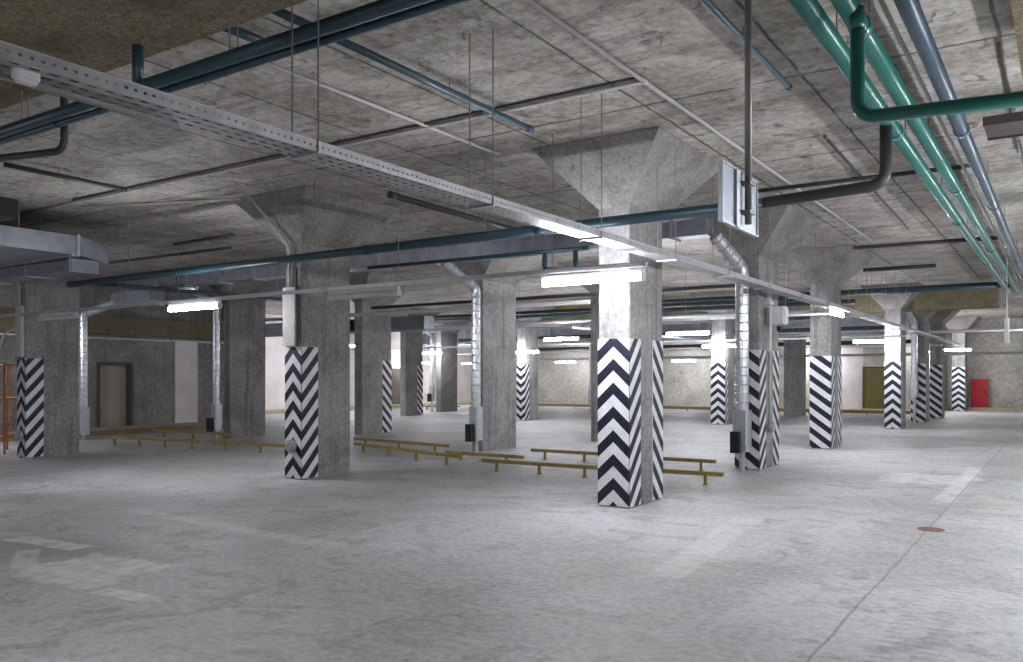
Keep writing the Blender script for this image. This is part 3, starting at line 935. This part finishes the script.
# ------------------------------------------------------------------ ducts
t = thing('box_duct', 'wide grey box duct under the ceiling at the left edge', 'duct', (-16, 5, 3.66))
bd = [(-13.9, 1.0), (-13.9, 7.75), (-14.55, 8.65), (-15.2, 8.65), (-15.7, 7.9), (-20.5, 7.9), (-20.5, 1.0)]
MB().prism(bd, 3.66, 3.98).build('body', m_duct, t)
fl = MB()
fl.box(-13.9, -13.885, 7.70, 7.75, 3.64, 4.0)
fl.box(-13.9, -13.885, 4.9, 4.95, 3.64, 4.0)
fl.build('flange', m_galv, t)
fl = MB()
fl.prism([(-13.9, 7.62), (-13.9, 7.75), (-20.5, 7.9), (-20.5, 7.77)], 3.635, 3.66)
fl.build('edge_strip', m_galv, t)
for (x, y) in ((-13.92, 3.5), (-15.0, 7.7), (-13.92, 6.8)):
    MB().tube([(x - 0.05, y, 3.98), (x - 0.05, y, 4.24 if y < 4.1 else CEIL)], 0.008, 5).build('hanger_rod', m_rod, t)

t = thing('box_duct', 'flat grey duct just under the wide box duct in front of the far left column', 'duct', (-16.3, 7.9, 3.42))
MB().box(-20.5, -14.1, 7.72, 8.2, 3.42, 3.6).build('body', m_duct, t)
for x in (-14.15, -15.6, -17.2):
    MB().box(x - 0.02, x + 0.02, 7.70, 8.22, 3.40, 3.62).build('flange', m_galv, t)

t = thing('box_duct', 'long grey supply duct crossing behind the column heads', 'duct', (-14, 13.4, 3.95))
mb = MB()
mb.box(-22.0, -4.95, 13.25, 13.6, 3.95, 4.22)
mb.build('body', m_duct, t)
for i in range(13):
    x = -21.4 + 1.32 * i
    MB().box(x - 0.02, x + 0.02, 13.22, 13.63, 3.92, 4.25).build('flange', m_galv, t)
MB().box(-9.9, -7.9, 13.0, 13.25, 3.86, 4.18).build('plenum', m_duct, t)
for i in range(8):
    x = -20.8 + 2.1 * i
    MB().tube([(x, 13.42, 4.22), (x, 13.42, CEIL)], 0.007, 5).build('hanger_rod', m_rod, t)
t = thing('box_duct', 'far grey duct crossing behind the far columns', 'duct', (-12, 33, 3.3))
MB().box(-28, -4.75, 33.0, 33.6, 3.25, 3.8).build('body', m_duct, t)
for i in range(10):
    x = -27 + 2.4 * i
    MB().box(x - 0.03, x + 0.03, 32.96, 33.64, 3.21, 3.84).build('flange', m_galv, t)
t = thing('box_duct', 'grey duct above the far yellow kerb left of centre', 'duct', (-20, 22, 3.2))
MB().box(-28.5, -17.0, 20.6, 21.1, 3.12, 3.55).build('body', m_duct, t)
MB().box(-20.6, -19.6, 20.5, 20.6, 3.16, 3.5).build('grille', m_black, t)


def spiral(x, y, z0, dx, dy, label, r=0.095, box=True, top=3.95, zb=3.45):
    t = thing('spiral_duct', label, 'duct', (x, y, z0), 'foil wrapped drop ducts')
    MB().tube([(x, y, z0), (x, y, zb), (x + dx, y + dy, top)], r, 14, 0.1, ridge=(0.15, 0.016)).build('run', m_spiral, t)
    MB().bbox(x - r - 0.02, x + r + 0.02, y - r - 0.02, y + r + 0.02, z0, z0 + 0.7, 0.03).build('lower_sleeve', m_galv, t)
    MB().tube([(x, y, z0), (x, y, 0)], 0.05, 10).build('foot', m_galv, t)
    if box:
        MB().box(x - r - 0.02, x - r + 0.13, y - r - 0.13, y - r - 0.025, z0 - 0.02, z0 + 0.34).build('control_box', m_black, t)
    return t


spiral(-4.6, 14.02, 0.34, -0.28, -0.55, 'foil duct down the front of the striped column right of centre', 0.11)
spiral(-10.28, 14.15, 0.28, -0.35, -0.6, 'foil duct down the left side of the bare central column')
spiral(-18.5, 13.95, 0.2, -0.5, -0.5, 'foil duct on the bare column right of the doorway')
spiral(-21.0, 11.8, 0.12, 0.6, 0.7, 'foil duct standing just right of the far left striped column', 0.10, False, 3.6, 3.2)
spiral(-4.42, 32.0, 0.9, -0.2, -0.4, 'slim foil duct on the shaded far diagonal striped column', 0.1, False)
spiral(-24.2, 29.9, 0.5, -0.2, -0.4, 'small foil duct on the small far bare column', 0.09)
spiral(-18.4, 34.4, 0.3, -0.2, -0.4, 'slim foil duct near the far wall just left of the nearest striped column', 0.09, False)
t = thing('box_duct', 'small grey duct connecting over the doorway wall at left', 'duct', (-20.4, 12.6, 3.5))
MB().box(-20.6, -18.9, 12.3, 12.7, 3.45, 3.75).build('body', m_duct, t)
MB().box(-20.0, -19.95, 12.27, 12.73, 3.42, 3.78).build('flange', m_galv, t)

# ------------------------------------------------------------------ hanging sign seen from behind
t = thing('hanging_sign', 'blank grey metal back of a sign on a pole right of centre', 'sign', (-1.6, 4.85, 2.45))
MB().box(-1.615, -1.6, 4.53, 5.15, 2.475, 2.80).build('panel', m_sign, t)
e = MB()
e.box(-1.62, -1.592, 4.522, 4.53, 2.467, 2.808)
e.box(-1.62, -1.592, 5.15, 5.158, 2.467, 2.808)
e.box(-1.62, -1.592, 4.53, 5.15, 2.467, 2.475)
e.box(-1.62, -1.592, 4.53, 5.15, 2.80, 2.808)
e.build('rim', m_galv, t)
MB().tube([(-1.565, 4.88, 2.5), (-1.565, 4.88, CEIL)], 0.021, 12).build('pole', m_rod, t, smooth=True)
for z in (2.57, 2.74):
    MB().box(-1.6, -1.54, 4.84, 4.94, z - 0.01, z + 0.01).build('clamp', m_rod, t)
MB().box(-1.6, -1.585, 4.74, 4.80, 2.47, 2.8).build('stiffener', m_galv, t)


# ------------------------------------------------------------------ low yellow barriers
def barrier(p, q, z, label, n=3):
    p, q = Vector((p[0], p[1], 0)), Vector((q[0], q[1], 0))
    z -= 0.03
    t = thing('low_barrier', label, 'barrier', ((p.x + q.x) / 2, (p.y + q.y) / 2, 0), 'low yellow wheel barriers')
    d = (q - p).normalized()
    nn = Vector((-d.y, d.x, 0))
    mb = MB()
    w_, h_ = 0.035, 0.06
    vs = [c + nn * s * w_ + Vector((0, 0, zz)) for c in (p, q) for (s, zz) in ((-1, z), (1, z), (1, z + h_), (-1, z + h_))]
    mb.add(vs, [(0, 1, 2, 3), (7, 6, 5, 4), (0, 4, 5, 1), (1, 5, 6, 2), (2, 6, 7, 3), (3, 7, 4, 0)])
    mb.build('rail', m_yel, t)
    for i in range(n):
        c = p.lerp(q, (i + 0.35) / (n - 0.3))
        m2 = MB()
        m2.cbox((c.x, c.y, z / 2), (0.04, 0.04, z))
        m2.cbox((c.x, c.y, 0.006), (0.07, 0.07, 0.012))
        m2.build('post', m_yel, t)
    return t


barrier((-8.36, 11.7), (-6.1, 11.75), 0.17, 'yellow barrier running left from the nearest striped column', 3)
barrier((-5.5, 11.85), (-4.2, 11.95), 0.17, 'front yellow barrier between the nearest column and the junction box column', 2)
barrier((-8.75, 13.9), (-6.4, 13.9), 0.17, 'rear yellow barrier left of the nearest striped column', 3)
barrier((-6.2, 13.7), (-4.95, 13.7), 0.17, 'rear yellow barrier right of the nearest striped column', 2)
barrier((-12.71, 13.09), (-9.13, 12.02), 0.17, 'front yellow barrier right of the dark column left of centre', 4)
barrier((-13.8, 14.2), (-10.7, 13.75), 0.17, 'rear yellow barrier right of the dark column left of centre', 3)
barrier((-19.1, 11.3), (-15.9, 11.6), 0.17, 'front yellow barrier before the doorway', 4)
barrier((-20.4, 13.4), (-17.2, 13.5), 0.17, 'rear yellow barrier before the doorway', 3)
barrier((-15.5, 11.6), (-12.9, 12.0), 0.17, 'yellow barrier left of the dark column left of centre', 3)
barrier((-10.1, 12.9), (-8.3, 12.9), 0.13, 'yellow barrier at the foot of the bare central column', 2)
barrier((-27.5, 31.0), (-24.4, 32.3), 0.17, 'far yellow barrier beside the slim striped column', 3)
barrier((-21.5, 37.6), (-16.8, 37.6), 0.17, 'far brown barrier below the wall left of the nearest column', 4)
barrier((-15.3, 37.4), (-11.0, 37.4), 0.17, 'far brown barrier below the mottled wall', 4)
barrier((-9.8, 37.6), (-5.4, 37.6), 0.17, 'far yellow barrier before the white wall', 4)

# ------------------------------------------------------------------ odds and ends
t = thing('fire_cabinet', 'red fire cabinet standing against the mottled end wall', 'cabinet', (-3.5, 46.0, 0))
MB().box(-3.85, -3.15, 45.75, 46.15, 0.15, 1.5).build('body', m_red, t)
MB().box(-3.81, -3.19, 45.735, 45.75, 0.2, 1.45).build('door', m_red, t)
MB().box(-3.30, -3.26, 45.71, 45.735, 0.75, 0.95).build('handle', m_black, t)
single('manhole_cover', MB().tube([(-1.19, 9.75, 0.0), (-1.19, 9.75, 0.006)], 0.13, 20), m_manhole, 'small rusty round cover in the floor at the right', 'manhole cover')
t = thing('loudspeaker', 'black box hanging at the left edge above the box duct', 'loudspeaker', (-11.2, 5.6, 3.7))
MB().bbox(-11.5, -11.12, 5.05, 5.42, 3.62, 3.86, 0.02).build('housing', m_black, t)
MB().tube([(-11.4, 5.2, 3.86), (-11.4, 5.2, CEIL)], 0.02, 8).build('bracket', m_dark, t)
t = thing('scaffold_rack', 'orange steel scaffold standing at the left edge behind the far left column', 'scaffold', (-18.8, 8.9, 0))
for (x, y) in ((-18.25, 8.6), (-18.25, 9.2), (-19.4, 8.6), (-19.4, 9.2)):
    MB().tube([(x, y, 0), (x, y, 1.9)], 0.025, 8).build('leg', m_orange, t)
for z in (0.35, 1.15, 1.85):
    mb = MB()
    for a, b in (((-18.25, 8.6), (-18.25, 9.2)), ((-19.4, 8.6), (-19.4, 9.2)), ((-18.25, 8.6), (-19.4, 8.6)), ((-18.25, 9.2), (-19.4, 9.2))):
        mb.tube([(a[0], a[1], z), (b[0], b[1], z)], 0.02, 6)
    mb.build('shelf_frame', m_orange, t)
MB().tube([(-18.25, 8.6, 0.4), (-18.25, 9.2, 1.8)], 0.015, 6).build('brace', m_orange, t)
